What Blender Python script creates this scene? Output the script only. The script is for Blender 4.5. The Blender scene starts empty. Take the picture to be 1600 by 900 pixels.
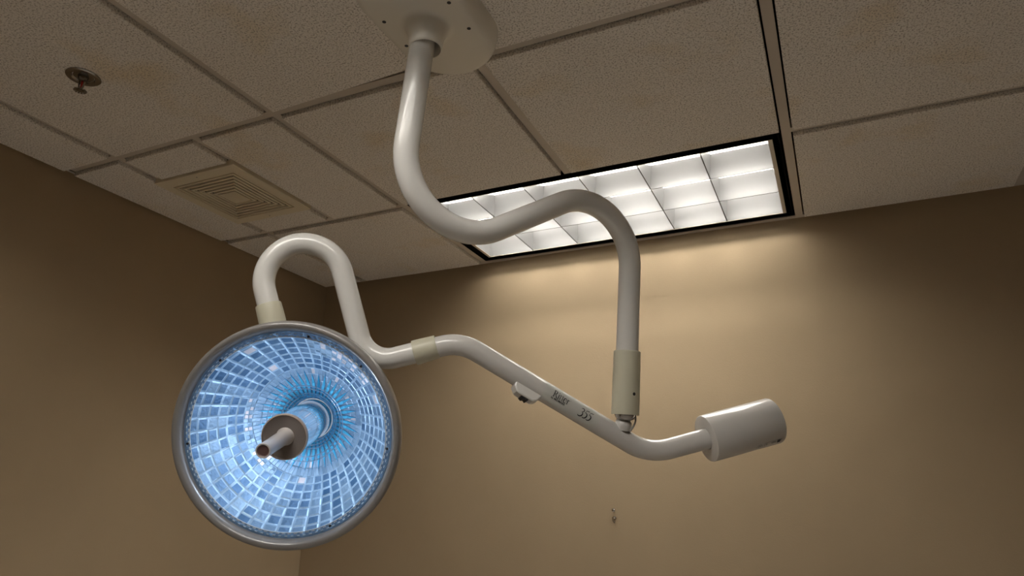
import bpy, bmesh, math, random
from mathutils import Vector, Matrix

random.seed(7)
H = 2.60                       # ceiling grid height above the floor
S = bpy.context.scene
COL = S.collection

# ------------------------------------------------------------------ camera, world, exposure
cam_d = bpy.data.cameras.new('camera')
cam = bpy.data.objects.new('camera', cam_d)
COL.objects.link(cam)
cam_d.sensor_width = 36.0
cam_d.lens = 24.4312
cam_d.clip_start = 0.02
cx, cy, cz = 2.0729, -2.4345, -0.9912 + H
RX, RY, RZ = (0.909436, 0.415646, 0.012829), (0.117023, -0.285409, 0.951235), (0.399038, -0.863586, -0.308201)
cam.matrix_world = Matrix(((RX[0], RY[0], RZ[0], cx), (RX[1], RY[1], RZ[1], cy), (RX[2], RY[2], RZ[2], cz), (0, 0, 0, 1)))
S.camera = cam

world = bpy.data.worlds.new('world')
S.world = world
world.use_nodes = True
world.node_tree.nodes['Background'].inputs[0].default_value = (0.5, 0.45, 0.4, 1)
world.node_tree.nodes['Background'].inputs[1].default_value = 0.02
S.view_settings.view_transform = 'Standard'
S.view_settings.look = 'None'
S.view_settings.gamma = 1.0
S.view_settings.use_curve_mapping = False
S.view_settings.exposure = 0.0
S.cycles.use_denoising = True
S.cycles.max_bounces = 12
S.cycles.diffuse_bounces = 6
S.cycles.glossy_bounces = 6
S.cycles.transparent_max_bounces = 16
S.cycles.sample_clamp_indirect = 4.0
S.cycles.caustics_reflective = True
S.cycles.caustics_refractive = False

TUBE_POWER = 62.0              # fluorescent tube radiance
TUBE_POWER_FRONT = 35.0        # tubes of the unseen front fitting, set lower to suit light on the arms
BULB_POWER = 70.0              # exam lamp burner radiance

# ------------------------------------------------------------------ materials
def mat(name, col, rough=0.6, metal=0.0, spec=0.5, emit=None, estr=0.0, coat=0.0):
    m = bpy.data.materials.new(name)
    m.use_nodes = True
    b = m.node_tree.nodes['Principled BSDF']
    b.inputs['Base Color'].default_value = (*col, 1)
    b.inputs['Roughness'].default_value = rough
    b.inputs['Metallic'].default_value = metal
    b.inputs['Specular IOR Level'].default_value = spec
    b.inputs['Coat Weight'].default_value = coat
    b.inputs['Coat Roughness'].default_value = 0.08
    if emit:
        b.inputs['Emission Color'].default_value = (*emit, 1)
        b.inputs['Emission Strength'].default_value = estr
    return m

def ramp_mix(m, scale, c0, c1, p0, p1, detail=4, rough=0.6, bump=0.0, bdist=0.001, stretch=None):
    nt = m.node_tree; N = nt.nodes; L = nt.links
    b = N['Principled BSDF']
    tc = N.new('ShaderNodeTexCoord'); mp = N.new('ShaderNodeMapping')
    if stretch: mp.inputs['Scale'].default_value = stretch
    no = N.new('ShaderNodeTexNoise'); no.inputs['Scale'].default_value = scale
    no.inputs['Detail'].default_value = detail; no.inputs['Roughness'].default_value = rough
    cr = N.new('ShaderNodeValToRGB')
    cr.color_ramp.elements[0].position = p0; cr.color_ramp.elements[0].color = (*c0, 1)
    cr.color_ramp.elements[1].position = p1; cr.color_ramp.elements[1].color = (*c1, 1)
    L.new(tc.outputs['Object'], mp.inputs[0]); L.new(mp.outputs[0], no.inputs['Vector'])
    L.new(no.outputs['Fac'], cr.inputs['Fac']); L.new(cr.outputs['Color'], b.inputs['Base Color'])
    if bump:
        bp = N.new('ShaderNodeBump'); bp.inputs['Strength'].default_value = bump
        bp.inputs['Distance'].default_value = bdist
        L.new(no.outputs['Fac'], bp.inputs['Height']); L.new(bp.outputs[0], b.inputs['Normal'])
    return m, no, cr

M = {}
M['wall'], _, _ = ramp_mix(mat('tan_wall_paint', (.5, .38, .25), 0.8, spec=.25), 3.0, (.345, .262, .165), (.372, .284, .180), .3, .7, bump=0.0)
nt = M['wall'].node_tree                       # orange peel of rolled paint
n2 = nt.nodes.new('ShaderNodeTexNoise'); n2.inputs['Scale'].default_value = 260; n2.inputs['Detail'].default_value = 3
b2 = nt.nodes.new('ShaderNodeBump'); b2.inputs['Strength'].default_value = .35; b2.inputs['Distance'].default_value = .0008
nt.links.new(nt.nodes['Texture Coordinate'].outputs['Object'], n2.inputs['Vector'])
nt.links.new(n2.outputs['Fac'], b2.inputs['Height']); nt.links.new(b2.outputs[0], nt.nodes['Principled BSDF'].inputs['Normal'])

M['tile'], tno, tcr = ramp_mix(mat('mineral_fibre_tile', (.6, .55, .48), 0.95, spec=.1), 250, (.44, .40, .355), (.92, .88, .825), .36, .50, detail=3, rough=.65, bump=.6, bdist=.0015)
nt = M['tile'].node_tree                       # faint yellow ageing blotches
n2 = nt.nodes.new('ShaderNodeTexNoise'); n2.inputs['Scale'].default_value = 5; n2.inputs['Detail'].default_value = 5
c2 = nt.nodes.new('ShaderNodeValToRGB'); c2.color_ramp.elements[0].position = .56; c2.color_ramp.elements[1].position = .78
c2.color_ramp.elements[0].color = (1, 1, 1, 1); c2.color_ramp.elements[1].color = (.93, .85, .70, 1)
mx = nt.nodes.new('ShaderNodeMix'); mx.data_type = 'RGBA'; mx.blend_type = 'MULTIPLY'; mx.inputs['Factor'].default_value = 1
nt.links.new(nt.nodes['Texture Coordinate'].outputs['Object'], n2.inputs['Vector'])
nt.links.new(n2.outputs['Fac'], c2.inputs['Fac']); nt.links.new(tcr.outputs['Color'], mx.inputs['A']); nt.links.new(c2.outputs['Color'], mx.inputs['B'])
nt.links.new(mx.outputs['Result'], nt.nodes['Principled BSDF'].inputs['Base Color'])

M['grid'] = mat('grid_paint', (.60, .54, .47), .5)
M['plenum'] = mat('plenum_dark', (.012, .011, .01), .9, spec=.1)
M['floor'], _, _ = ramp_mix(mat('vinyl_floor', (.4, .36, .3), .45), 9, (.74, .72, .69), (.82, .80, .77), .35, .65)
M['enamel'] = mat('white_enamel', (.70, .69, .66), .22, spec=.5, coat=.3)
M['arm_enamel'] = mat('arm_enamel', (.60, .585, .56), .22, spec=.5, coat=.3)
M['cover'] = mat('cover_plastic', (.84, .81, .73), .32, coat=.3)
M['vinyl'] = mat('cream_collar_plastic', (.56, .54, .42), .42)
M['bezel'] = mat('grey_bezel', (.23, .22, .215), .30, coat=.4)
M['chrome'] = mat('chrome', (.75, .74, .72), .12, 1.0)
M['dark_chrome'] = mat('dark_chrome', (.32, .30, .28), .18, 1.0)
M['black'] = mat('black_plastic', (.01, .01, .012), .4)
M['screw'] = mat('screw_dark', (.06, .06, .065), .4, .6)
M['ink'] = mat('black_ink', (.008, .008, .01), .5)
M['sticker'] = mat('sticker_film', (.54, .545, .51), .35)
M['cable'] = mat('grey_cable', (.42, .40, .37), .4)
M['almond'] = mat('almond_metal', (.78, .70, .54), .45)
M['red'] = mat('red_glass', (.35, .02, .02), .15)
M['lip'] = mat('troffer_lip', (.62, .56, .47), .4)
M['blackreveal'] = mat('black_reveal', (.004, .004, .004), .7, spec=.1)
M['louver'] = mat('semi_specular_aluminium', (.35, .35, .345), .34, .80)
M['reflector_white'] = mat('lamp_tray_white', (.6, .6, .59), .5)
M['seam'] = mat('louver_edge', (.10, .10, .095), .5, .5)
M['tube'] = mat('fluorescent_tube', (.9, .9, .9), .5, emit=(1.0, .95, .88), estr=TUBE_POWER)
M['tube_front'] = mat('fluorescent_tube_front', (.9, .9, .9), .5, emit=(1.0, .95, .88), estr=TUBE_POWER_FRONT)
M['knob'] = mat('handle_plastic', (.66, .63, .62), .28, coat=.3)
M['flange'] = mat('flange_plastic', (.21, .185, .175), .22, .2, coat=.5)
M['flange_edge'] = mat('flange_edge', (.50, .40, .33), .3)
M['socket'] = mat('handle_end', (.13, .075, .07), .4)
M['bulb'] = mat('burner', (1, 1, 1), .5, emit=(.86, .91, 1.0), estr=BULB_POWER)

def glassy(name, tint, fac_gloss, fac_trans, rough, tr_col):
    """thin clear plastic or glass: see-through + scattering + gloss"""
    m = bpy.data.materials.new(name); m.use_nodes = True
    nt = m.node_tree; nt.nodes.clear()
    out = nt.nodes.new('ShaderNodeOutputMaterial')
    tp = nt.nodes.new('ShaderNodeBsdfTransparent'); tp.inputs[0].default_value = (*tint, 1)
    gl = nt.nodes.new('ShaderNodeBsdfGlossy'); gl.inputs['Roughness'].default_value = rough
    tl = nt.nodes.new('ShaderNodeBsdfTranslucent'); tl.inputs[0].default_value = (*tr_col, 1)
    m1 = nt.nodes.new('ShaderNodeMixShader'); m1.inputs[0].default_value = fac_trans
    m2 = nt.nodes.new('ShaderNodeMixShader')
    lw = nt.nodes.new('ShaderNodeLayerWeight'); lw.inputs['Blend'].default_value = fac_gloss
    nt.links.new(tp.outputs[0], m1.inputs[1]); nt.links.new(tl.outputs[0], m1.inputs[2])
    nt.links.new(lw.outputs['Fresnel'], m2.inputs[0])
    nt.links.new(m1.outputs[0], m2.inputs[1]); nt.links.new(gl.outputs[0], m2.inputs[2])
    nt.links.new(m2.outputs[0], out.inputs[0])
    return m
M['lens'] = glassy('clear_lens', (.97, .99, 1), .06, .015, .05, (.6, .8, 1))
M['column'] = glassy('column_glass', (.80, .90, 1), .22, .38, .1, (.86, .92, 1))
M['prism'] = glassy('prismatic_rim', (.42, .47, .52), .1, .6, .2, (.30, .35, .39))
M['teeth'] = mat('prism_teeth_white', (.75, .84, .92), .25)
M['dash'] = glassy('prism_teeth', (.9, .95, 1), .1, .85, .2, (.95, .97, 1))

# dichroic facets: tint from a face attribute, with reflections and glints painted in
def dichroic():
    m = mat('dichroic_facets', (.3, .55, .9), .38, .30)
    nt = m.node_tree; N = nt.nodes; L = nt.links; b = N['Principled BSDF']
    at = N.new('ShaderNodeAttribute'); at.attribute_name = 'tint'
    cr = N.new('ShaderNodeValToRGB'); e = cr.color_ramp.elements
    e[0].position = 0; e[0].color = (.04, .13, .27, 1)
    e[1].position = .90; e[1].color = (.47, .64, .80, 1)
    k = e.new(.94); k.color = (.10, .62, .92, 1)  # cyan of the painted reflection spikes
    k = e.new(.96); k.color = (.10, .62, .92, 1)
    k = e.new(.98); k.color = (.98, .84, .82, 1)  # pinkish white of the painted glints
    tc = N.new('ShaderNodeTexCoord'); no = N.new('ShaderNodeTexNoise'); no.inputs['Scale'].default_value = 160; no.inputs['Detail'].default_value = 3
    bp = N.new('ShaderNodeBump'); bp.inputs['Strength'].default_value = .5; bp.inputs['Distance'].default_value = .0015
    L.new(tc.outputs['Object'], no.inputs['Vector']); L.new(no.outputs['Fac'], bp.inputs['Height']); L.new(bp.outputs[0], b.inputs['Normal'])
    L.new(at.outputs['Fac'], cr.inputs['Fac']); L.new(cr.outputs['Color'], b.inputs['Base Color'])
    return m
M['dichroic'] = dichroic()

# ------------------------------------------------------------------ object helpers
WLOC = {}
def link(name, ob, parent, wloc, kind=None):
    COL.objects.link(ob)
    if parent is not None:
        ob.parent = parent
        ob.location = Vector(wloc) - WLOC[parent.name]
    else:
        ob.location = wloc
    WLOC[ob.name] = Vector(wloc)
    if kind: ob['kind'] = kind
    return ob

def thing(name, label, cat, loc, group=None):
    o = bpy.data.objects.new(name, None); o.empty_display_size = .05
    o['label'] = label; o['category'] = cat
    if group: o['group'] = group
    return link(name, o, None, loc)

def obj(name, bm, m, parent=None, smooth=True, origin=None, angle=35, label=None, kind=None):
    """link a bmesh (in world coordinates) as one mesh object with its origin at its middle"""
    bm.normal_update()
    vs = [v.co for v in bm.verts]
    if origin is None:
        lo = Vector([min(v[i] for v in vs) for i in range(3)]); hi = Vector([max(v[i] for v in vs) for i in range(3)])
        origin = (lo + hi) / 2
    origin = Vector(origin)
    for v in bm.verts: v.co -= origin
    me = bpy.data.meshes.new(name); bm.to_mesh(me); bm.free()
    for mm in (m if isinstance(m, (list, tuple)) else [m]): me.materials.append(mm)
    if smooth:
        for p in me.polygons: p.use_smooth = True
        try: me.set_sharp_from_angle(angle=math.radians(angle))
        except Exception: pass
    o = bpy.data.objects.new(name, me)
    if label: o['label'] = label
    return link(name, o, parent, origin, kind)

def box(bm, lo, hi, mi=0):
    x0, y0, z0 = lo; x1, y1, z1 = hi
    v = [bm.verts.new(p) for p in ((x0,y0,z0),(x1,y0,z0),(x1,y1,z0),(x0,y1,z0),(x0,y0,z1),(x1,y0,z1),(x1,y1,z1),(x0,y1,z1))]
    for f in ((0,3,2,1),(4,5,6,7),(0,1,5,4),(1,2,6,5),(2,3,7,6),(3,0,4,7)):
        fc = bm.faces.new([v[i] for i in f]); fc.material_index = mi
    return v

def frame_of(axis, hint=Vector((0, 0, 1))):
    a = Vector(axis).normalized()
    u = hint - a * hint.dot(a)
    if u.length < 1e-4: u = Vector((1, 0, 0)) - a * a.x
    u.normalize(); return a, u, a.cross(u)

def lathe(bm, base, axis, prof, n=48, hint=Vector((0, 0, 1)), mi=0, closed=False):
    """prof: list of (radius, height along axis)"""
    a, u, w = frame_of(axis, hint); base = Vector(base)
    rings = []
    for r, h in prof:
        if r < 1e-6: rings.append([bm.verts.new(base + a * h)])
        else: rings.append([bm.verts.new(base + a * h + (u * math.cos(2*math.pi*i/n) + w * math.sin(2*math.pi*i/n)) * r) for i in range(n)])
    seq = list(zip(rings, rings[1:])) + ([(rings[-1], rings[0])] if closed else [])
    for A, B in seq:
        for i in range(n):
            j = (i + 1) % n
            if len(A) == 1 and len(B) == 1: continue
            if len(A) == 1: f = bm.faces.new((A[0], B[i], B[j]))
            elif len(B) == 1: f = bm.faces.new((A[i], B[0], A[j]))
            else: f = bm.faces.new((A[i], B[i], B[j], A[j]))
            f.material_index = mi
    return bm

def fillet(pts, tl, seg=14):
    """polyline with each inner corner rounded by an arc that starts tl before it"""
    pts = [Vector(p) for p in pts]; out = [pts[0]]
    for i in range(1, len(pts) - 1):
        K = pts[i]; d0 = (pts[i-1] - K); d1 = (pts[i+1] - K)
        t = tl[i-1]; d0.normalize(); d1.normalize()
        ang = d0.angle(d1); r = t * math.tan(ang / 2)
        c = K + (d0 + d1).normalized() * (r / math.sin(ang / 2))
        s0 = K + d0 * t - c; s1 = K + d1 * t - c
        tot = s0.angle(s1); ax = s0.cross(s1).normalized()
        for k in range(seg + 1):
            out.append(c + Matrix.Rotation(tot * k / seg, 3, ax) @ s0)
    out.append(pts[-1]); return out

def resample(pts, step):
    out = [pts[0]]
    for a, b in zip(pts, pts[1:]):
        n = max(1, int((b - a).length / step))
        for k in range(1, n + 1): out.append(a.lerp(b, k / n))
    return out

def sweep(bm, pts, r, n=36, cap=True, mi=0):
    pts = [Vector(p) for p in pts]
    rr = r if callable(r) else (lambda t: r)
    rings = []; a = (pts[1] - pts[0]).normalized(); _, u, w = frame_of(a)
    for i, p in enumerate(pts):
        t = (pts[min(i+1, len(pts)-1)] - pts[max(i-1, 0)]).normalized()
        u = (u - t * u.dot(t)).normalized(); w = t.cross(u)
        R_ = rr(i / (len(pts) - 1))
        rings.append([bm.verts.new(p + (u * math.cos(2*math.pi*k/n) + w * math.sin(2*math.pi*k/n)) * R_) for k in range(n)])
    for A, B in zip(rings, rings[1:]):
        for i in range(n):
            f = bm.faces.new((A[i], A[(i+1) % n], B[(i+1) % n], B[i])); f.material_index = mi
    if cap:
        bm.faces.new(list(reversed(rings[0]))); bm.faces.new(rings[-1])
    return bm

def Z(p): return Vector((p[0], p[1], p[2] + H))

# ------------------------------------------------------------------ room shell
XL, XE, XM, XC, XR = 0.2281, 0.8273, 1.4211, 2.0463, 2.6794   # grid lines running away from the back wall
XS = XL + .305
Y2, YB = -0.6286, -1.2491                                      # grid lines along the back wall
RXW, FYW = 4.70, -4.80                                          # right wall, front wall
T = .12
bm = bmesh.new(); box(bm, (-T, FYW - T, -T), (RXW + T, T, 0)); obj('floor', bm, M['floor'], None, False, kind='structure')
bm = bmesh.new(); box(bm, (-T, 0, 0), (RXW + T, T, H + .3)); obj('wall_back', bm, M['wall'], None, False, kind='structure')
bm = bmesh.new(); box(bm, (-T, FYW, 0), (0, 0, H + .3)); obj('wall_left', bm, M['wall'], None, False, kind='structure')
bm = bmesh.new(); box(bm, (RXW, FYW, 0), (RXW + T, 0, H + .3)); obj('wall_right', bm, M['wall'], None, False, kind='structure')
bm = bmesh.new(); box(bm, (-T, FYW - T, 0), (RXW + T, FYW, H + .3)); obj('wall_front', bm, M['wall'], None, False, kind='structure')

# ceiling: tegular tiles whose faces hang below the grid flanges
DROP, INS = .0115, .0165
def tile(bm, x0, x1, y0, y1, skew=0.0):
    """x0<x1, y0<y1 (grid centre lines)"""
    e = [x0 + (INS if x0 > 0 else .013), x1 - (INS if x1 < RXW else .027), y0 + (INS if y0 > FYW else .027), y1 - (INS if y1 < 0 else .0265)]
    b_ = .0015
    lo = [(e[0], e[2]), (e[1], e[2]), (e[1], e[3]), (e[0], e[3])]
    if skew: lo[2] = (e[1], e[3] - skew)
    v0 = [bm.verts.new((x + (b_ if k in (0, 3) else -b_), y + (b_ if k < 2 else -b_), H - DROP)) for k, (x, y) in enumerate(lo)]
    v1 = [bm.verts.new((x, y, H - DROP + .0015)) for x, y in lo]
    v2 = [bm.verts.new((x, y, H + .012)) for x, y in lo]
    bm.faces.new((v0[3], v0[2], v0[1], v0[0]))
    for A, B in ((v0, v1), (v1, v2)):
        for k in range(4): bm.faces.new((A[k], A[(k+1) % 4], B[(k+1) % 4], B[k]))
    bm.faces.new(v2)
bm = bmesh.new()
DIFF = (XL - .022, XS + .006, -1.103, -.752)           # footprint of the air diffuser face
rowsY = [(Y2, 0), (YB, Y2)]
for (ya, yb) in rowsY:
    xs = [0, XL, XE, XM, XC, XR, XR + .61, XR + 1.22, RXW]
    for xa, xb in zip(xs, xs[1:]):
        if (ya, yb) == (Y2, 0) and (xa, xb) in ((XE, XM), (XM, XC)): continue     # light fitting bay
        if (ya, yb) == (YB, Y2) and (xa, xb) == (XL, XE):
            tile(bm, XL, XS, YB, -1.09); tile(bm, XL, XS, -.765, Y2)
            tile(bm, XS, XE, YB, Y2); continue
        tile(bm, xa, xb, ya, yb)
y = YB
FR = (-3.72, -3.11)
tile(bm, 0, XL, YB - 1.22, YB); tile(bm, XL, XE, YB - 1.22, YB)
tile(bm, XE, XM, YB - .61, YB, .020); tile(bm, XM, XC, YB - .61, YB); tile(bm, XC, XR, YB - .61, YB); [tile(bm, p, q, YB - .61, YB) for p, q in ((XR, XR + .61), (XR + .61, XR + 1.22), (XR + 1.22, RXW))]
tile(bm, XC, XR, YB - 1.22, YB - .61); [tile(bm, p, q, YB - 1.22, YB - .61) for p, q in ((XR, XR + .61), (XR + .61, XR + 1.22), (XR + 1.22, RXW))]
for ya, yb in ((FR[1], YB - 1.22), (FR[0], FR[1]), (FYW, FR[0])):
    xs = [0, XL, XE, XC, XR, XR + .61, XR + 1.22, RXW]
    for xa, xb in zip(xs, xs[1:]):
        tile(bm, xa, xb, ya, yb)
obj('ceiling', bm, M['tile'], None, False, kind='structure')
bm = bmesh.new(); box(bm, (-T, FYW - T, H + .30), (RXW + T, T, H + .34)); obj('ceiling', bm, M['plenum'], None, False, kind='structure')

# grid runners, 24 mm flanges
bm = bmesh.new(); hw = .012
def rx(x0, x1, y): box(bm, (x0, y - hw, H), (x1, y + hw, H + .0015)); box(bm, (x0, y - .001, H + .0015), (x1, y + .001, H + .035))
def ry(x, y0, y1): box(bm, (x - hw, y0, H + .0002), (x + hw, y1, H + .0017)); box(bm, (x - .001, y0, H + .0017), (x + .001, y1, H + .035))
rx(.02, RXW - .02, YB); rx(.02, XE - hw, Y2); rx(XC + hw, RXW - .02, Y2)
for x in (XL, XE, XC, XR, XR + .61, XR + 1.22): ry(x, FYW + .02, -.02)
ry(XM, YB + hw, Y2 + .002); ry(XS, YB + hw, -1.09); ry(XS, -.765, Y2 - hw)
rx(XE, RXW - .02, YB - .61 - .0); rx(.02, RXW - .02, YB - 1.22)
for yy in FR: rx(.02, RXW - .02, yy)
obj('trim_1', bm, M['grid'], None, False, kind='structure')
# wall angle
bm = bmesh.new()
for lo, hi in (((0, -.021, H), (RXW, 0, H + .0015)), ((0, FYW, H), (.010, -.0, H + .0015)), ((RXW - .021, FYW, H), (RXW, 0, H + .0015)), ((0, FYW, H), (RXW, FYW + .021, H + .0015))):
    box(bm, (lo[0], lo[1], lo[2] + .0004), (hi[0], hi[1], hi[2] + .0004))
box(bm, (0, -.0015, H), (RXW, 0, H + .02))
obj('trim_2', bm, M['grid'], None, False, kind='structure')

# ------------------------------------------------------------------ recessed light fitting
def troffer(x0, x1, y0, y1, label, hh=.072, zt_=.112):
    """x0..x1, y0..y1: the clear opening between the runners"""
    t = thing('ceiling_light', label, 'ceiling light', ((x0 + x1) / 2, (y0 + y1) / 2, H), None)
    # black reveal pan all round
    bm = bmesh.new(); zt = H + .17; w = .001
    box(bm, (x0, y0, zt), (x1, y1, zt + .004))
    for lo, hi in (((x0, y0, H), (x0 + w, y1, zt)), ((x1 - w, y0, H), (x1, y1, zt)), ((x0, y0, H), (x1, y0 + w, zt)), ((x0, y1 - w, H), (x1, y1, zt))): box(bm, lo, hi)
    g = .026; h2 = .010
    box(bm, (x0 + .008, y0 + w, H + .006), (x0 + .010, y1 - w, H + .02)); box(bm, (x1 - .010, y0 + w, H + .006), (x1 - .008, y1 - w, H + .02))
    a0, a1, c0, c1 = x0 + g, x1 - g, y0 + g * 1.25, y1 - g * .75
    for lo, hi in (((a0 - .001, c0 - .001), (a0 - .0001, c1 + .001)), ((a1 + .0001, c0 - .001), (a1 + .001, c1 + .001)), ((a0, c0 - .001), (a1, c0 - .0001)), ((a0, c1 + .0001), (a1, c1 + .001))):
        box(bm, (lo[0], lo[1], H + .0035), (hi[0], hi[1], H + .15))
    obj('reveal', bm, M['blackreveal'], t, False)
    # tray and lip
    bm = bmesh.new(); L1 = .011; L2 = .004
    box(bm, (a0, c0, H + .004), (a0 + L1, c1, H + .075)); box(bm, (a1 - L1, c0, H + .004), (a1, c1, H + .075))
    box(bm, (a0 + L1, c0, H + .004), (a1 - L1, c0 + L2, H + .075)); box(bm, (a0 + L1, c1 - L2, H + .004), (a1 - L1, c1, H + .075))
    obj('frame', bm, M['lip'], t, False)
    i0, i1, j0, j1 = a0 + L1, a1 - L1, c0 + L2, c1 - L2
    bm = bmesh.new(); zr = H + .155
    box(bm, (i0, j0, zr), (i1, j1, zr + .003))
    for lo, hi in (((a0, c0, H + .075), (i0, c1, zr)), ((i1, c0, H + .075), (a1, c1, zr)), ((i0, c0, H + .075), (i1, j0, zr)), ((i0, j1, H + .075), (i1, c1, zr))): box(bm, lo, hi)
    obj('lamp_tray', bm, M['reflector_white'], t, False)
    # parabolic louver: wedge blades, thin at the bottom edge and flaring upward
    bm = bmesh.new(); zb = H + .006; NP = 9
    def prof(k, along=True):
        s = k / (NP - 1); return .0006 + (.0235 if along else .010) * s ** 2.0 * hh / .072, zb + hh * s
    def blade(axis, c, lo, hi, sides):
        for sd in sides:
            prev = None
            for k in range(NP):
                tt, z = prof(k, axis == 'x')
                if axis == 'x': q = (bm.verts.new((lo, c + sd * tt, z)), bm.verts.new((hi, c + sd * tt, z)))
                else: q = (bm.verts.new((c + sd * tt, lo, z)), bm.verts.new((c + sd * tt, hi, z)))
                if prev: bm.faces.new((prev[0], prev[1], q[1], q[0]))
                prev = q
        if len(sides) == 2:
            tt = .0017; zd = zb - .0004
            vs = [(lo, c - tt, zd), (hi, c - tt, zd), (hi, c + tt, zd), (lo, c + tt, zd)]
            if axis != 'x': vs = [(b, a, z) for a, b, z in vs]
            f = bm.faces.new([bm.verts.new(v) for v in vs])
            f.material_index = 1
    for r in range(4):
        c = j0 + (j1 - j0) * r / 3
        blade('x', c, i0, i1, (1,) if r == 0 else (-1,) if r == 3 else (-1, 1))
    for q in range(7):
        c = i0 + (i1 - i0) * q / 6
        blade('y', c, j0, j1, (1,) if q == 0 else (-1,) if q == 6 else (-1, 1))
    obj('louver', bm, [M['louver'], M['seam']], t, True, angle=60)
    for r in range(3):
        c = j0 + (j1 - j0) * (r + .5) / 3
        bm = bmesh.new(); lathe(bm, (i0 + .01, c, H + zt_), (1, 0, 0), [(0, 0), (.013, 0), (.013, i1 - i0 - .02), (0, i1 - i0 - .02)], 14)
        obj('lamp_tube', bm, M['tube'] if hh > .05 else M['tube_front'], t)
    return t
troffer(XE + hw, XC - hw, Y2 + hw - .004, -.030, 'lit long recessed ceiling light with white parabolic grid beside the tan back wall')
troffer(XE + hw, XC - hw - (XC - XE - 1.219), YB - 1.22 + hw, YB - .61 - hw, 'lit recessed ceiling light above the front of the room, nearest the ceiling mount', .026, .046)

# ------------------------------------------------------------------ air diffuser
t = thing('air_diffuser', 'square almond ceiling air vent with nested square louvers beside the left wall', 'air vent', ((DIFF[0] + DIFF[1]) / 2, (DIFF[2] + DIFF[3]) / 2, H))
dx0, dx1, dy0, dy1 = DIFF; dcx, dcy = t.location[0], t.location[1]; zf = H - .018
def sqring(bm, a0, z0, a1, z1, cx_, cy_, ry_=1.0):
    v = []
    for a, z in ((a0, z0), (a1, z1)):
        v.append([bm.verts.new((cx_ + sx * a, cy_ + sy * a * ry_, z)) for sx, sy in ((-1, -1), (1, -1), (1, 1), (-1, 1))])
    for k in range(4): bm.faces.new((v[0][k], v[0][(k+1) % 4], v[1][(k+1) % 4], v[1][k]))
rr_ = (dy1 - dy0) / (dx1 - dx0); HA = (dx1 - dx0) / 2; HO = HA * .775
bm = bmesh.new()
sqring(bm, HA, H + .001, HA - .001, zf + .002, dcx, dcy, rr_); sqring(bm, HA - .001, zf + .002, HA - .004, zf, dcx, dcy, rr_)
sqring(bm, HA - .004, zf, HO, zf, dcx, dcy, rr_); sqring(bm, HO, zf, HO - .003, zf + .014, dcx, dcy, rr_)
obj('frame', bm, M['almond'], t, False)
pitch = (HO - .036) / 6
for k in range(6):
    bm = bmesh.new(); o_ = HO - pitch * k - .0045
    sqring(bm, o_ - .001, zf + .0085, o_ - .0015, zf + .0005, dcx, dcy, rr_)
    sqring(bm, o_ - .0015, zf + .0005, o_ - .0080, zf, dcx, dcy, rr_)
    sqring(bm, o_ - .0080, zf, o_ - .0090, zf + .006, dcx, dcy, rr_)
    obj('louver', bm, M['almond'], t, False)
bm = bmesh.new(); a = .034
box(bm, (dcx - a, dcy - a * rr_, zf - .0005), (dcx + a, dcy + a * rr_, zf + .006)); obj('center_plate', bm, M['almond'], t, False)
bm = bmesh.new(); box(bm, (dx0 + .008, dy0 + .008, H + .008), (dx1 - .008, dy1 - .008, H + .03)); obj('duct_throat', bm, M['plenum'], t, False)
for sx, sy in ((-1, -1), (1, -1), (-1, 1), (1, 1)):
    bm = bmesh.new(); lathe(bm, (dcx + sx * .155 * 0, dcy + sy * .157, zf + .0005), (0, 0, -1), [(.0022, 0), (.0018, .001), (0, .0012)], 10)
    if sx < 0: obj('screw', bm, M['screw'], t)
    else: bm.free()

# ------------------------------------------------------------------ sprinkler head
sx_, sy_ = 0.5379, -1.5701
zc = H - DROP
t = thing('sprinkler_head', 'chrome fire sprinkler head with round recessed plate on ceiling tile', 'sprinkler', (sx_, sy_, zc))
bm = bmesh.new(); lathe(bm, (sx_, sy_, zc), (0, 0, -1), [(.0375, 0), (.038, .002), (.035, .0045), (.030, .0052), (.0255, .004), (.0235, .0005), (.0225, -.0005)], 48)
obj('escutcheon', bm, M['dark_chrome'], t)
bm = bmesh.new(); lathe(bm, (sx_, sy_, zc), (0, 0, -1), [(.0225, .0002), (.012, .0005), (.011, .006), (.009, .010), (.009, .016), (0, .016)], 32)
obj('body', bm, M['dark_chrome'], t)
for s in (-1, 1):
    bm = bmesh.new(); sweep(bm, [Vector((sx_ + s * .009, sy_, zc - .012)), Vector((sx_ + s * .0105, sy_, zc - .020)), Vector((sx_ + s * .008, sy_, zc - .030)), Vector((sx_ + s * .002, sy_, zc - .037))], .0017, 10)
    obj('frame_arm', bm, M['dark_chrome'], t)
bm = bmesh.new(); lathe(bm, (sx_, sy_, zc - .015), (0, 0, -1), [(0, 0), (.0025, .001), (.0025, .018), (0, .020)], 14)
obj('glass_bulb', bm, M['red'], t, label='red glass bulb')
bm = bmesh.new(); lathe(bm, (sx_, sy_, zc - .034), (0, 0, -1), [(0, -.002), (.004, 0), (.0045, .004), (.0045, .005)], 16)
n = 12
for k in range(n):
    a0 = 2 * math.pi * k / n; a1 = a0 + 2 * math.pi / n * .68
    pts = [(.003, a0), (.0145, a0), (.0145, a1), (.003, a1)]
    lo = [bm.verts.new((sx_ + r * math.cos(q), sy_ + r * math.sin(q), zc - .039 - (.001 if r > .01 else 0))) for r, q in pts]
    hi = [bm.verts.new(v.co + Vector((0, 0, .0012))) for v in lo]
    bm.faces.new(lo[::-1]); bm.faces.new(hi)
    for i in range(4): bm.faces.new((lo[i], lo[(i+1) % 4], hi[(i+1) % 4], hi[i]))
lathe(bm, (sx_, sy_, zc - .0375), (0, 0, -1), [(.007, 0), (.007, .0025), (0, .0028)], 20)
obj('deflector', bm, M['dark_chrome'], t, False)

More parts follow.
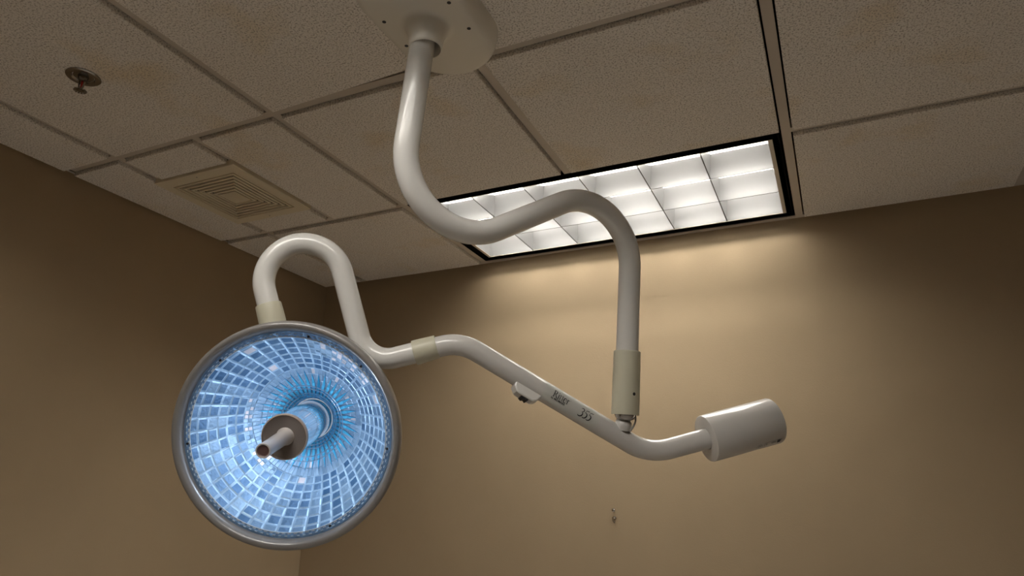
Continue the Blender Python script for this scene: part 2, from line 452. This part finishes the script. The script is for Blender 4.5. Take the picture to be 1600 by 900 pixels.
# ------------------------------------------------------------------ hook left in the back wall
hx, hz = 1.3481, -0.9808 + H
t = thing('wall_hook', 'tiny bent metal hook and screw left in the tan back wall', 'hook', (hx, 0, hz))
bm = bmesh.new(); lathe(bm, (hx, 0, hz + .004), (0, -1, 0), [(.0022, 0), (.0022, .009), (.0056, .0095), (.0056, .012), (.003, .0135), (0, .0135)], 16)
obj('screw', bm, M['chrome'], t)
bm = bmesh.new(); sweep(bm, [Vector((hx, 0, hz - .022)), Vector((hx, -.010, hz - .023)), Vector((hx - .003, -.014, hz - .020)), Vector((hx - .002, -.014, hz - .030)), Vector((hx + .003, -.013, hz - .038)), Vector((hx + .004, -.011, hz - .032))], .0022, 10)
lathe(bm, (hx, 0, hz - .022), (0, -1, 0), [(.006, 0), (.006, .0015), (0, .002)], 16)
obj('hook', bm, M['chrome'], t)

# ------------------------------------------------------------------ the examination light
root = thing('examination_light', 'large white ceiling-mounted examination light with curved arms and round blue-lit lamp head', 'medical light', (1.4145, -1.4386, H))

# ceiling cover: obround plate with rolled edge rising into a funnel
ccx, ccy = 1.4165, -1.4386
def obround(hw_, hl, n=28):
    """outline points: straight sides along y, round ends; hl = half distance of the end centres"""
    pts = []
    for k in range(n + 1): a = math.pi * k / n; pts.append((ccx + hw_ * math.cos(a), ccy + hl + hw_ * math.sin(a)))
    for k in range(1, 12): pts.append((ccx - hw_, ccy + hl - 2 * hl * k / 12))
    for k in range(n + 1): a = math.pi + math.pi * k / n; pts.append((ccx + hw_ * math.cos(a), ccy - hl + hw_ * math.sin(a)))
    for k in range(1, 12): pts.append((ccx + hw_, ccy - hl + 2 * hl * k / 12))
    return pts
bm = bmesh.new(); prevr = None
levels = [(.1085, 0), (.108, .006), (.1045, .022), (.100, .034), (.094, .0405), (.086, .043)]
for w_, z in levels:
    ring = [bm.verts.new((x, y, H - DROP - z)) for x, y in obround(w_, .078)]
    if prevr:
        for i in range(len(ring)): bm.faces.new((prevr[i], prevr[(i+1) % len(ring)], ring[(i+1) % len(ring)], ring[i]))
    prevr = ring
# funnel: blend from the outline to circles of same vertex count
def circ(r, z, c=(1.4145, -1.4386)):
    base = obround(.086, .078); out = []
    for x, y in base:
        a = math.atan2(y - ccy, x - ccx); out.append(bm.verts.new((c[0] + r * math.cos(a), c[1] + r * math.sin(a), H - DROP - z)))
    return out
for r, z in ((.058, .0435), (.048, .046), (.0425, .052), (.0385, .062), (.0350, .076), (.0330, .090), (.0322, .094), (.0308, .0955), (.0298, .094), (.0298, .05)):
    ring = circ(r, z)
    for i in range(len(ring)): bm.faces.new((prevr[i], prevr[(i+1) % len(ring)], ring[(i+1) % len(ring)], ring[i]))
    prevr = ring
cover = obj('ceiling_cover', bm, M['cover'], root, True, angle=50)
for x, y in ((1.344, -1.487), (1.344, -1.405), (1.491, -1.401), (1.491, -1.483)):
    bm = bmesh.new(); lathe(bm, (x, y, H - DROP - .0425), (0, 0, -1), [(.0042, 0), (.004, .0012), (.002, .0016), (0, .0012)], 16)
    obj('screw', bm, M['screw'], cover)

# suspension tube
A, K1, K2, B = Z((1.4096, -1.4425, -0.0860)), Z((1.3485, -1.4235, -0.5700)), Z((1.7086, -0.9757, -0.2276)), Z((1.6561, -0.9284, -0.7817))
A = A + (A - K1).normalized() * .05
sp = resample(fillet([A, K1, K2, B + (K2 - B).normalized() * .03], [0.2620, 0.2272], 28), .03)
bm = bmesh.new(); sweep(bm, sp, .0250, 48); obj('suspension_tube', bm, M['enamel'], root)
ax = (B - K2).normalized(); c0 = B - ax * 0.1402
bm = bmesh.new(); lathe(bm, c0, ax, [(.0245, .0005), (.0290, 0), (.0298, .001), (.0302, .004), (.0308, 0.1402 - .004), (.0303, 0.1402), (.0278, 0.1402), (.0278, 0.1402 - .02), (0, 0.1402 - .02)], 56)
collar = obj('pivot_collar', bm, M['vinyl'], root, label='cream tapered plastic collar')
toc = Vector((cx, cy, cz)) - B
a_, u_, w_ = frame_of(ax, toc.normalized())
hp = B - ax * .045 + (u_ * math.cos(-.62) + w_ * math.sin(-.62)) * .0307
hp2 = B - ax * .045 + (u_ * math.cos(.62) + w_ * math.sin(.62)) * .0307
rightv = Vector(RX)
hp = hp if (hp - B).dot(rightv) > (hp2 - B).dot(rightv) else hp2
hn = (hp - (B - ax * .045)).normalized()
bm = bmesh.new(); lathe(bm, hp - hn * .0006, hn, [(.0036, -.001), (.0036, .0005), (0, .0005)], 20)  # flat black disc: the shade of the screw hole put into colour
obj('screw_hole', bm, M['black'], collar)
# pivot ball and stub
J2 = Z((1.6452, -0.9172, -0.8142))
bc = B - ax * .006
nd = (bc - J2).normalized(); D0 = (bc - J2).length
bm = bmesh.new()
lathe(bm, bc, ax, [(.0245, -.006), (.0250, 0), (.0242, .006), (.0218, .0115), (.0180, .0160), (.0120, .0190), (0, .0205)], 44)
lathe(bm, J2, nd, [(.0105, .0235), (.0105, D0 - .012)], 32)
piv = obj('pivot_ball', bm, M['dark_chrome'], root, label='chrome pivot ball')
bm = bmesh.new()
lathe(bm, J2, nd, [(.0190, .0040), (.0188, .0145), (.0172, .0205), (.0145, .0236), (.0122, .0248), (.0100, .0250)], 36)
obj('pivot_neck', bm, M['arm_enamel'], root)
q0 = B + Vector(RX) * .019 + Vector(RZ) * .008; q1 = J2 + Vector(RX) * .014 + Vector(RZ) * .012
bm = bmesh.new(); sweep(bm, resample(fillet([q0 - ax * .01, q0 + ax * .016 + Vector(RX) * .004, q1], [.012], 8), .004), .0021, 12)
obj('cable_loop', bm, M['cable'], root)

# balance arm
W0, W1, W2, W3 = Z((1.2859, -1.1986, -0.6663)), Z((1.3653, -1.1643, -0.6434)), Z((1.6894, -0.8668, -0.8627)), Z((1.8149, -0.8162, -0.8257))
bp = fillet([W0, W1, W2, W3], [0.0411, 0.0513], 14)
bp = resample(bp, .03)
bm = bmesh.new(); sweep(bm, bp, lambda t: .02245 + .0004 * t, 44); arm = obj('balance_arm', bm, M['arm_enamel'], root)
ba, be = W1, W2
aax = (be - ba).normalized(); RB = .02275
def on_arm(s, th, r=RB):
    """point on the arm: s metres along from the left bend, th the angle up from the camera-facing line"""
    a, u, w = frame_of(aax, (Vector((cx, cy, cz)) - ba.lerp(be, .55)).normalized())
    if w.z < 0: w = -w
    return ba + a * s + (u * math.cos(th) + w * math.sin(th)) * r

# switch housing under the arm
s0, s1 = 0.1454, 0.2105
bm = bmesh.new()
a, u, w = frame_of(aax, (Vector((cx, cy, cz)) - ba.lerp(be, .3)).normalized())
if w.z < 0: w = -w
th_ = math.radians(-62); dn = u * math.cos(th_) + w * math.sin(th_); sd = a.cross(dn).normalized()
def swp(s, d, e): return ba + a * s + dn * d + sd * e
prof = [(s0, RB - .006), (s0 + .001, RB + .006), (s0 + .010, RB + .015), (s0 + .016, RB + .0165), (s1 - .014, RB + .0165), (s1 - .006, RB + .012), (s1, RB - .004)]
Wd = .0125
for sg in (1, -1): pass
rings = []
for e, ins in ((-Wd, .0022), (-Wd + .002, 0), (Wd - .002, 0), (Wd, .0022)):
    rings.append([bm.verts.new(swp(s + (ins if s < (s0 + s1) / 2 else -ins), d - (ins if d > RB else 0), e)) for s, d in prof])
for A_, B_ in zip(rings, rings[1:]):
    for i in range(len(prof) - 1): bm.faces.new((A_[i], A_[i+1], B_[i+1], B_[i]))
    bm.faces.new((A_[-1], A_[0], B_[0], B_[-1]))
bm.faces.new(rings[0][::-1]); bm.faces.new(rings[-1])
bmesh.ops.recalc_face_normals(bm, faces=bm.faces)
sh = obj('switch_housing', bm, M['enamel'], root, angle=25)
bm = bmesh.new(); m_ = s0 + (s1 - s0) * .50; q = .009
pr = [(m_ - q, RB + .015), (m_ - q, RB + .0205), (m_ - q * .35, RB + .0225), (m_ + q * .15, RB + .0195), (m_ + q * .75, RB + .0225), (m_ + q, RB + .019), (m_ + q, RB + .015)]
l0 = [bm.verts.new(swp(s, d, -.007)) for s, d in pr]; l1 = [bm.verts.new(swp(s, d, .007)) for s, d in pr]
for i in range(len(pr)): bm.faces.new((l0[i], l0[(i+1) % len(pr)], l1[(i+1) % len(pr)], l1[i]))
bm.faces.new(l0[::-1]); bm.faces.new(l1); bmesh.ops.recalc_face_normals(bm, faces=bm.faces)
obj('rocker_switch', bm, M['black'], sh, False, label='black rocker switch')

# brand label wrapped on the arm
lb0, lb1 = 0.2077, 0.3469; t0_, t1_ = math.radians(-38), math.radians(62)
bm = bmesh.new(); na, nb = 14, 12; g_ = []
for i in range(na + 1):
    g_.append([bm.verts.new(on_arm(lb0 + (lb1 - lb0) * i / na, t0_ + (t1_ - t0_) * k / nb, RB + .00045)) for k in range(nb + 1)])
for i in range(na):
    for k in range(nb): bm.faces.new((g_[i][k], g_[i+1][k], g_[i+1][k+1], g_[i][k+1]))
lab = obj('brand_label', bm, M['sticker'], root, label='pale brand sticker with black lettering')

def strokes_to_bm(bm, strokes, place, w0):
    """strokes: list of (points, widths); place(x, y) -> world point"""
    for pts, ws in strokes:
        wl = list(ws) if isinstance(ws, (list, tuple)) else [ws] * len(pts)
        dp, dw = [pts[0]], [wl[0]]
        step = abs(w0)
        for (p0, p1, v0, v1) in zip(pts, pts[1:], wl, wl[1:]):
            m_ = max(1, math.ceil(math.hypot(p1[0] - p0[0], p1[1] - p0[1]) / step))
            for q in range(1, m_ + 1): dp.append((p0[0] + (p1[0] - p0[0]) * q / m_, p0[1] + (p1[1] - p0[1]) * q / m_)); dw.append(v0 + (v1 - v0) * q / m_)
        pts, ws = dp, dw
        n_ = len(pts); L_, R_ = [], []
        for i, (x, y) in enumerate(pts):
            x0_, y0_ = pts[max(i-1, 0)]; x1_, y1_ = pts[min(i+1, n_-1)]
            dx, dy = x1_ - x0_, y1_ - y0_; l = math.hypot(dx, dy) or 1
            nx, ny = -dy / l, dx / l; wd = (ws[i] if isinstance(ws, (list, tuple)) else ws) / 2
            L_.append(bm.verts.new(place(x + nx * wd, y + ny * wd))); R_.append(bm.verts.new(place(x - nx * wd, y - ny * wd)))
        for i in range(n_ - 1): bm.faces.new((R_[i], R_[i+1], L_[i+1], L_[i]))
def arc(cx_, cy_, rx_, ry_, a0, a1, n_=12):
    return [(cx_ + rx_ * math.cos(math.radians(a0 + (a1 - a0) * k / n_)), cy_ + ry_ * math.sin(math.radians(a0 + (a1 - a0) * k / n_))) for k in range(n_ + 1)]
def wv(n_, a_, b_): return [a_ + (b_ - a_) * math.sin(math.pi * k / n_) for k in range(n_ + 1)]
def serif(x, y, w_=.11): return ([(x - w_, y), (x + w_, y)], .025)
ST, TH = .095, .03
def g_R(o): return [([(o+.12, 0), (o+.12, .7)], ST), serif(o+.12, .012, .12), ([(o, .688), (o+.15, .688)], .025),
    ([(o+.12, .685)] + arc(o+.22, .52, .17, .165, 90, -90) + [(o+.12, .355)], [TH] + wv(12, TH, ST) + [TH]), ([(o+.24, .36), (o+.48, .02), (o+.56, .012)], [ST*.8, ST, .02])]
def g_i(o): return [([(o+.1, 0), (o+.1, .46)], ST*.9), serif(o+.1, .012, .09), ([(o+.01, .44), (o+.1, .455)], .03), ([(o+.06, .62), (o+.14, .62)], .085)]
def g_t(o): return [([(o+.1, .60), (o+.1, .09)] + arc(o+.19, .09, .09, .08, 180, 290, 6), [.03, ST*.9] + [.07, .06, .05, .045, .04, .035, .03]), ([(o, .45), (o+.25, .45)], .035)]
def g_e(o): return [(arc(o+.2, .225, .17, .225, 0, 320, 18), wv(18, TH, ST)), ([(o+.04, .235), (o+.37, .235)], .032)]
def g_r(o): return [([(o+.1, 0), (o+.1, .46)], ST*.9), serif(o+.1, .012, .09), ([(o+.01, .44), (o+.1, .455)], .03), ([(o+.1, .33), (o+.2, .45), (o+.29, .42)], [.03, .05, .08])]
def word(): return g_R(0) + g_i(.55) + g_t(.74) + g_t(1.0) + g_e(1.24) + g_r(1.62) + [(arc(2.02, .50, .035, .035, 0, 360, 10), .012)]
def g_3(o, it=.14):
    P_ = arc(o+.20, .50, .15, .15, 150, -80, 12) + arc(o+.17, .16, .20, .20, 80, -140, 14)
    W_ = wv(12, .03, .075) + wv(14, .03, .10)
    return [([(x + y * it, y) for x, y in P_], W_)]
def g_5(o, it=.14):
    P_ = arc(o+.14, .20, .19, .22, 110, -130, 14); W_ = wv(14, .03, .10)
    return [([(x + y * it, y) for x, y in P_], W_), ([(x + y * it, y) for x, y in ((o+.075, .40), (o+.13, .65))], .03), ([(x + y * it, y) for x, y in ((o+.12, .635), (o+.38, .66))], [.05, .06])]
def place_arm(sx0, th0, sc, lift=.0008):
    return lambda x, y: on_arm(sx0 + x * sc, th0 + y * sc / RB, RB + lift)
bm = bmesh.new()
strokes_to_bm(bm, word(), place_arm(0.2282, math.radians(4), .0212), .08)
strokes_to_bm(bm, g_3(0) + g_5(.42) + g_5(.80), place_arm(0.2959, math.radians(-12), .0268), .08)
# small line of capitals from the built-in font, wrapped on the tube
def text_bm(bm, txt, place, size, off=0.0):
    cu = bpy.data.curves.new('txt', 'FONT'); cu.body = txt; cu.size = size; cu.offset = off
    to = bpy.data.objects.new('txt', cu); COL.objects.link(to)
    bpy.context.view_layer.update()
    dg = bpy.context.evaluated_depsgraph_get(); me = to.evaluated_get(dg).to_mesh()
    vs = [bm.verts.new(place(v.co.x, v.co.y)) for v in me.vertices]
    for p in me.polygons:
        try: bm.faces.new([vs[i] for i in p.vertices])
        except Exception: pass
    to.evaluated_get(dg).to_mesh_clear(); COL.objects.unlink(to); bpy.data.objects.remove(to); bpy.data.curves.remove(cu)
text_bm(bm, 'by MIDMARK', place_arm(0.2282 - .001, math.radians(-9), 1.0), .0062, .0001)
obj('lettering', bm, M['ink'], lab, False, label='black lettering')

# counterweight
cax = (Z((1.9466, -0.7303, -0.7823)) - Z((1.8082, -0.8186, -0.8277))).normalized()
cb = Z((1.8082, -0.8186, -0.8277)); CL = 0.1704; CR = 0.0521
bm = bmesh.new(); lathe(bm, cb, cax, [(.024, .0008), (CR - .003, 0), (CR - .0008, .001), (CR, .0035), (CR, CL - .004), (CR - .001, CL - .001), (CR - .004, CL), (0, CL)], 72)
cw = obj('counterweight', bm, M['arm_enamel'], root, angle=30)
ca, cu_, cw_ = frame_of(cax, (Vector((cx, cy, cz)) - cb - cax * CL / 2).normalized())
if cw_.z < 0: cw_ = -cw_
def on_cw(s, th, r=None): r = r or CR + .0005; return cb + ca * s + (cu_ * math.cos(th) + cw_ * math.sin(th)) * r
th0 = math.radians(-60)
pc = lambda x, y: on_cw(CL * .55 + x, th0 + y / CR)
bm = bmesh.new()
strokes_to_bm(bm, [(arc(.0105, .0, .0048, .0048, 0, 360, 20), .0007), ([(.008, .001), (.013, .001)], .0009), ([(.008, -.001), (.013, -.001)], .0009), ([(.001, -.003), (.004, -.003)], .0012), ([(.0165, -.003), (.019, -.003)], .0012)], pc, .002)
strokes_to_bm(bm, [([(.023, .006), (.023, -.006)], .0006), ([(.023, .006), (.064, .006)], .0006), ([(.023, -.006), (.064, -.006)], .0006), ([(.064, .006), (.064, -.006)], .0006), ([(.0275, .003), (.0275, -.0025)], .0016),
    ([(.0405, .0035), (.0405, -.0025)], .0016), ([(.0435, .0035), (.0435, -.0035)], .0012), ([(.046, .0035), (.046, -.0025)], .0016), ([(.0495, .0035), (.0495, -.0035)], .0014), ([(.054, .0), (.062, .0)], .0105)], pc, .002)
obj('rating_label', bm, M['ink'], cw, False, label='small black rating marks')

# lamp arm with its U bend
L0, L1, L2, L3, L4 = Z((1.2923, -1.1962, -0.6645)), Z((1.1809, -1.2371, -0.6944)), Z((1.1287, -1.3245, -0.4197)), Z((0.9971, -1.4059, -0.4755)), Z((1.0446, -1.3697, -0.6454))
lp = resample(fillet([L0, L1, L2, L3, L4], [0.0628, 0.0856, 0.0836], 20), .03)
bm = bmesh.new(); sweep(bm, lp, .0228, 48); la = obj('lamp_arm', bm, M['enamel'], root)
ea = Z((1.2763, -1.2020, -0.6690)); eb = Z((1.3204, -1.1833, -0.6548)); eax = (eb - ea).normalized(); el = (eb - ea).length
bm = bmesh.new(); lathe(bm, ea, eax, [(.0225, 0), (.0262, 0), (.0268, .0015), (.0258, el * .55), (.0250, el - .0015), (.0243, el), (.0225, el)], 52)
obj('arm_collar', bm, M['vinyl'], root, label='cream joint collar')
ha = Z((1.0303, -1.3863, -0.5849)); hb = Z((1.0443, -1.3689, -0.6479)); hax = (hb - ha).normalized(); hl = (hb - ha).length
bm = bmesh.new(); lathe(bm, ha, hax, [(.0226, 0), (.0258, 0), (.0264, .0015), (.0270, .02), (.0275, hl), (0, hl)], 52)
obj('arm_collar', bm, M['vinyl'], root, label='cream joint collar')

# lamp head; its axis hn points out of the lens
hc = Z((1.0657, -1.3248, -0.8459))
hn = (Vector(RZ) + Vector(RX) * 0 + Vector(RY) * 0).normalized()
hup = Vector(RY)
# round housing and rolled bezel
bm = bmesh.new()
lathe(bm, hc, hn, [(.2095, -.004), (.2105, .006), (.2150, .0165), (.2212, .0205), (.2266, .0190), (.2296, .0135), (.2306, .004), (.2296, -.007), (.2262, -.015),
    (.222, -.030), (.214, -.060), (.190, -.110), (.150, -.160), (.100, -.195), (.050, -.210), (0, -.213)], 128, hup)
head = obj('lamp_head', bm, M['bezel'], root, angle=50, label='round grey lamp housing with rolled rim')
# faceted dichroic reflector
bm = bmesh.new(); NS, NR = 44, 13; tint = []
tl_ = bm.faces.layers.float.new('tint')
def refl(s):                                  # s 0 at the mouth .. 1 at the apex
    r = .2085 * (1 - s) + .046 * s
    z = -.005 - .170 * (1 - ((r - .046) / .1625) ** 1.7)
    return r, z
ra, ru, rw = frame_of(hn, hup)
rings = []
for j in range(NR + 1):
    r, z = refl(j / NR)
    rings.append([(hc + ra * z + (ru * math.cos(2*math.pi*i/NS) + rw * math.sin(2*math.pi*i/NS)) * r) for i in range(NS)])
rnd = random.Random(3)
sect = [rnd.random() for _ in range(NS)]
def P3(s_, i_):
    r, z = refl(s_); a = 2 * math.pi * i_ / NS
    return hc + ra * z + (ru * math.cos(a) + rw * math.sin(a)) * r
def pillow(quad, tint_, brd, inset, lift=.0005):
    c = sum(quad, Vector()) / len(quad)
    nrm = (quad[1] - quad[0]).cross(quad[-1] - quad[0]).normalized()
    tin = c - hc - ra * (c - hc).dot(ra)
    if nrm.dot(ra * .5 - tin.normalized()) < 0: nrm = -nrm
    tip = (rnd.random() - .5) * .0012
    inner = [q_.lerp(c, inset) + nrm * (lift + (tip if k_ < 2 else -tip)) for k_, q_ in enumerate(quad)]
    V = [bm.verts.new(q_) for q_ in quad]; U = [bm.verts.new(q_) for q_ in inner]
    f = bm.faces.new(U); f[tl_] = tint_
    for m_i in range(len(quad)):
        n_i = (m_i + 1) % len(quad)
        f = bm.faces.new((V[m_i], V[n_i], U[n_i], U[m_i])); f[tl_] = brd
OUT = 7                                        # outer rows of cells, then the ring of reflection spikes painted as facets
for j in range(OUT):
    for i in range(NS):
        quad = [P3(j / NR, i), P3(j / NR, i + 1), P3((j + 1) / NR, i + 1), P3((j + 1) / NR, i)]
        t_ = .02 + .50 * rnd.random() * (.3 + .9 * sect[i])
        if rnd.random() < .02 and j > 0: t_ = 1.0  # stray glint painted into the tint
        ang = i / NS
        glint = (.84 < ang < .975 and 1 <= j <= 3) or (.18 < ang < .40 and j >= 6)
        if glint:                              # small facets, some tinted pinkish white as painted glints
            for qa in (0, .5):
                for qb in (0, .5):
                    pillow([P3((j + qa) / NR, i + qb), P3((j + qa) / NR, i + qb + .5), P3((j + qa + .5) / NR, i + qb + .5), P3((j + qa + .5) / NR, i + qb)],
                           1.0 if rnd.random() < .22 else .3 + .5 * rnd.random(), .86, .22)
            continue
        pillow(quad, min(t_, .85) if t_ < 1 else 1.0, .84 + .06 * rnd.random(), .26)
s0_, s1_ = OUT / NR, 1.0
for i in range(NS):                            # reflection spikes, put in as bright cyan facets
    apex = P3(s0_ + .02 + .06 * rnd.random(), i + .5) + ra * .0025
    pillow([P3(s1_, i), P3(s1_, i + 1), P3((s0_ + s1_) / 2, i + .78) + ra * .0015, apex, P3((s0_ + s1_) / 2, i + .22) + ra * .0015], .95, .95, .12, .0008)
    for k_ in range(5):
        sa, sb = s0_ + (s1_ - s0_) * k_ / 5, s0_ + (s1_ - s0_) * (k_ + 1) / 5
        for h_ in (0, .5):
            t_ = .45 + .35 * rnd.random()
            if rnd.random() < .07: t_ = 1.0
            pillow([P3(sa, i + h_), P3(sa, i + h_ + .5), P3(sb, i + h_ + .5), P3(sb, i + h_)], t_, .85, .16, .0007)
bmesh.ops.recalc_face_normals(bm, faces=bm.faces)
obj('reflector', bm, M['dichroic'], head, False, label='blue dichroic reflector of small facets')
# apex socket
bm = bmesh.new(); lathe(bm, hc, hn, [(.047, -.174), (.040, -.176), (.040, -.190), (.020, -.195), (0, -.195)], 48, hup); obj('lamp_socket', bm, M['reflector_white'], head)
# clear lens and prismatic rim ring
bm = bmesh.new(); lathe(bm, hc, hn, [(0, .0035), (.05, .0034), (.1, .003), (.15, .0022), (.1985, .001)], 96, hup); obj('lens', bm, M['lens'], head, label='clear round lens')
bm = bmesh.new(); lathe(bm, hc, hn, [(.1978, .001), (.2100, .001)], 128, hup); rim = obj('lens_rim', bm, M['prism'], head, label='clear prismatic rim of the lens')
bm = bmesh.new()
for row, (r0, r1, cnt, ph, fill) in enumerate(((.1990, .2010, 104, 0, .55), (.2038, .2055, 104, .5, .42))):
    for k in range(cnt):
        a0 = 2 * math.pi * (k + ph) / cnt; a1 = a0 + 2 * math.pi / cnt * fill
        q_ = [hc + ra * z + (ru * math.cos(a) + rw * math.sin(a)) * r for z in (.0014, .0024) for r, a in ((r0, a0), (r1, a0), (r1, a1), (r0, a1))]
        v = [bm.verts.new(p) for p in q_]
        for f in ((0,3,2,1),(4,5,6,7),(0,1,5,4),(1,2,6,5),(2,3,7,6),(3,0,4,7)): bm.faces.new([v[i] for i in f])
lathe(bm, hc, hn, [(.1968, .0015), (.1972, .0030), (.1982, .0030), (.1986, .0015)], 128, hup)
obj('rim_teeth', bm, M['teeth'], head, False, label='white prismatic teeth around the lens edge')
for k in range(7):
    a = math.radians([-12, 42, 95, 138, 205, 262, 313][k])
    p = hc + ra * .002 + (Vector(RX) * math.cos(a + math.pi/2) + Vector(RY) * math.sin(a + math.pi/2)) * .2025
    bm = bmesh.new(); lathe(bm, p, hn, [(.0026, 0), (.0026, .0016), (.0012, .0022), (0, .0016)], 12); obj('screw', bm, M['black'], head)
# burner, glass column, flange and handle
bm = bmesh.new(); lathe(bm, hc, hn, [(0, -.030), (.006, -.031), (.0068, -.035), (.0068, -.085), (.006, -.090), (0, -.091)], 20); obj('bulb', bm, M['bulb'], head, label='small bright burner')
bm = bmesh.new()
lathe(bm, hc, hn, [(.0445, -.172), (.0440, -.150), (.0400, -.148), (.0400, -.110), (.0435, -.106), (.0435, -.060), (.0420, -.056), (.0425, .012)], 64)
for rg, zg in ((.0500, -.160), (.0560, -.150), (.0620, -.142), (.0750, -.122), (.0830, -.112)):
    lathe(bm, hc, hn, [(rg + .0012 * math.cos(q), zg + .0012 * math.sin(q)) for q in [2 * math.pi * k / 8 for k in range(8)]], 64, closed=True)
obj('glass_column', bm, M['column'], head, label='pale blue glass column')
bm = bmesh.new(); fd = .022
lathe(bm, hc, hn, [(0, fd - .010), (.0440, fd - .010), (.0462, fd - .006), (.0465, fd), (.0455, fd + .003), (.0438, fd + .0035)], 72, mi=0)
lathe(bm, hc, hn, [(.0438, fd + .0035), (.0425, fd + .0015), (.030, -.0015 + fd), (.0150, -.004 + fd), (0, -.004 + fd)], 72, mi=1)
obj('handle_flange', bm, [M['flange_edge'], M['flange']], head, label='brown-grey glossy round flange')
bm = bmesh.new(); ht = .142
hdir = hn
lathe(bm, hc, hdir, [(.0185, fd - .004), (.0165, fd), (.0150, fd + .010), (.0145, fd + .06), (.0140, ht - .012), (.0142, ht - .002), (.0135, ht), (.0115, ht), (.0108, ht - .002)], 48)
hd = obj('handle', bm, M['knob'], head, label='grey-white round positioning handle')
bm = bmesh.new(); lathe(bm, hc, hdir, [(.0110, ht - .001), (.009, ht - .0025), (.004, ht - .002), (0, ht - .002)], 32); obj('handle_end', bm, M['socket'], head, label='dark recessed end of the handle')
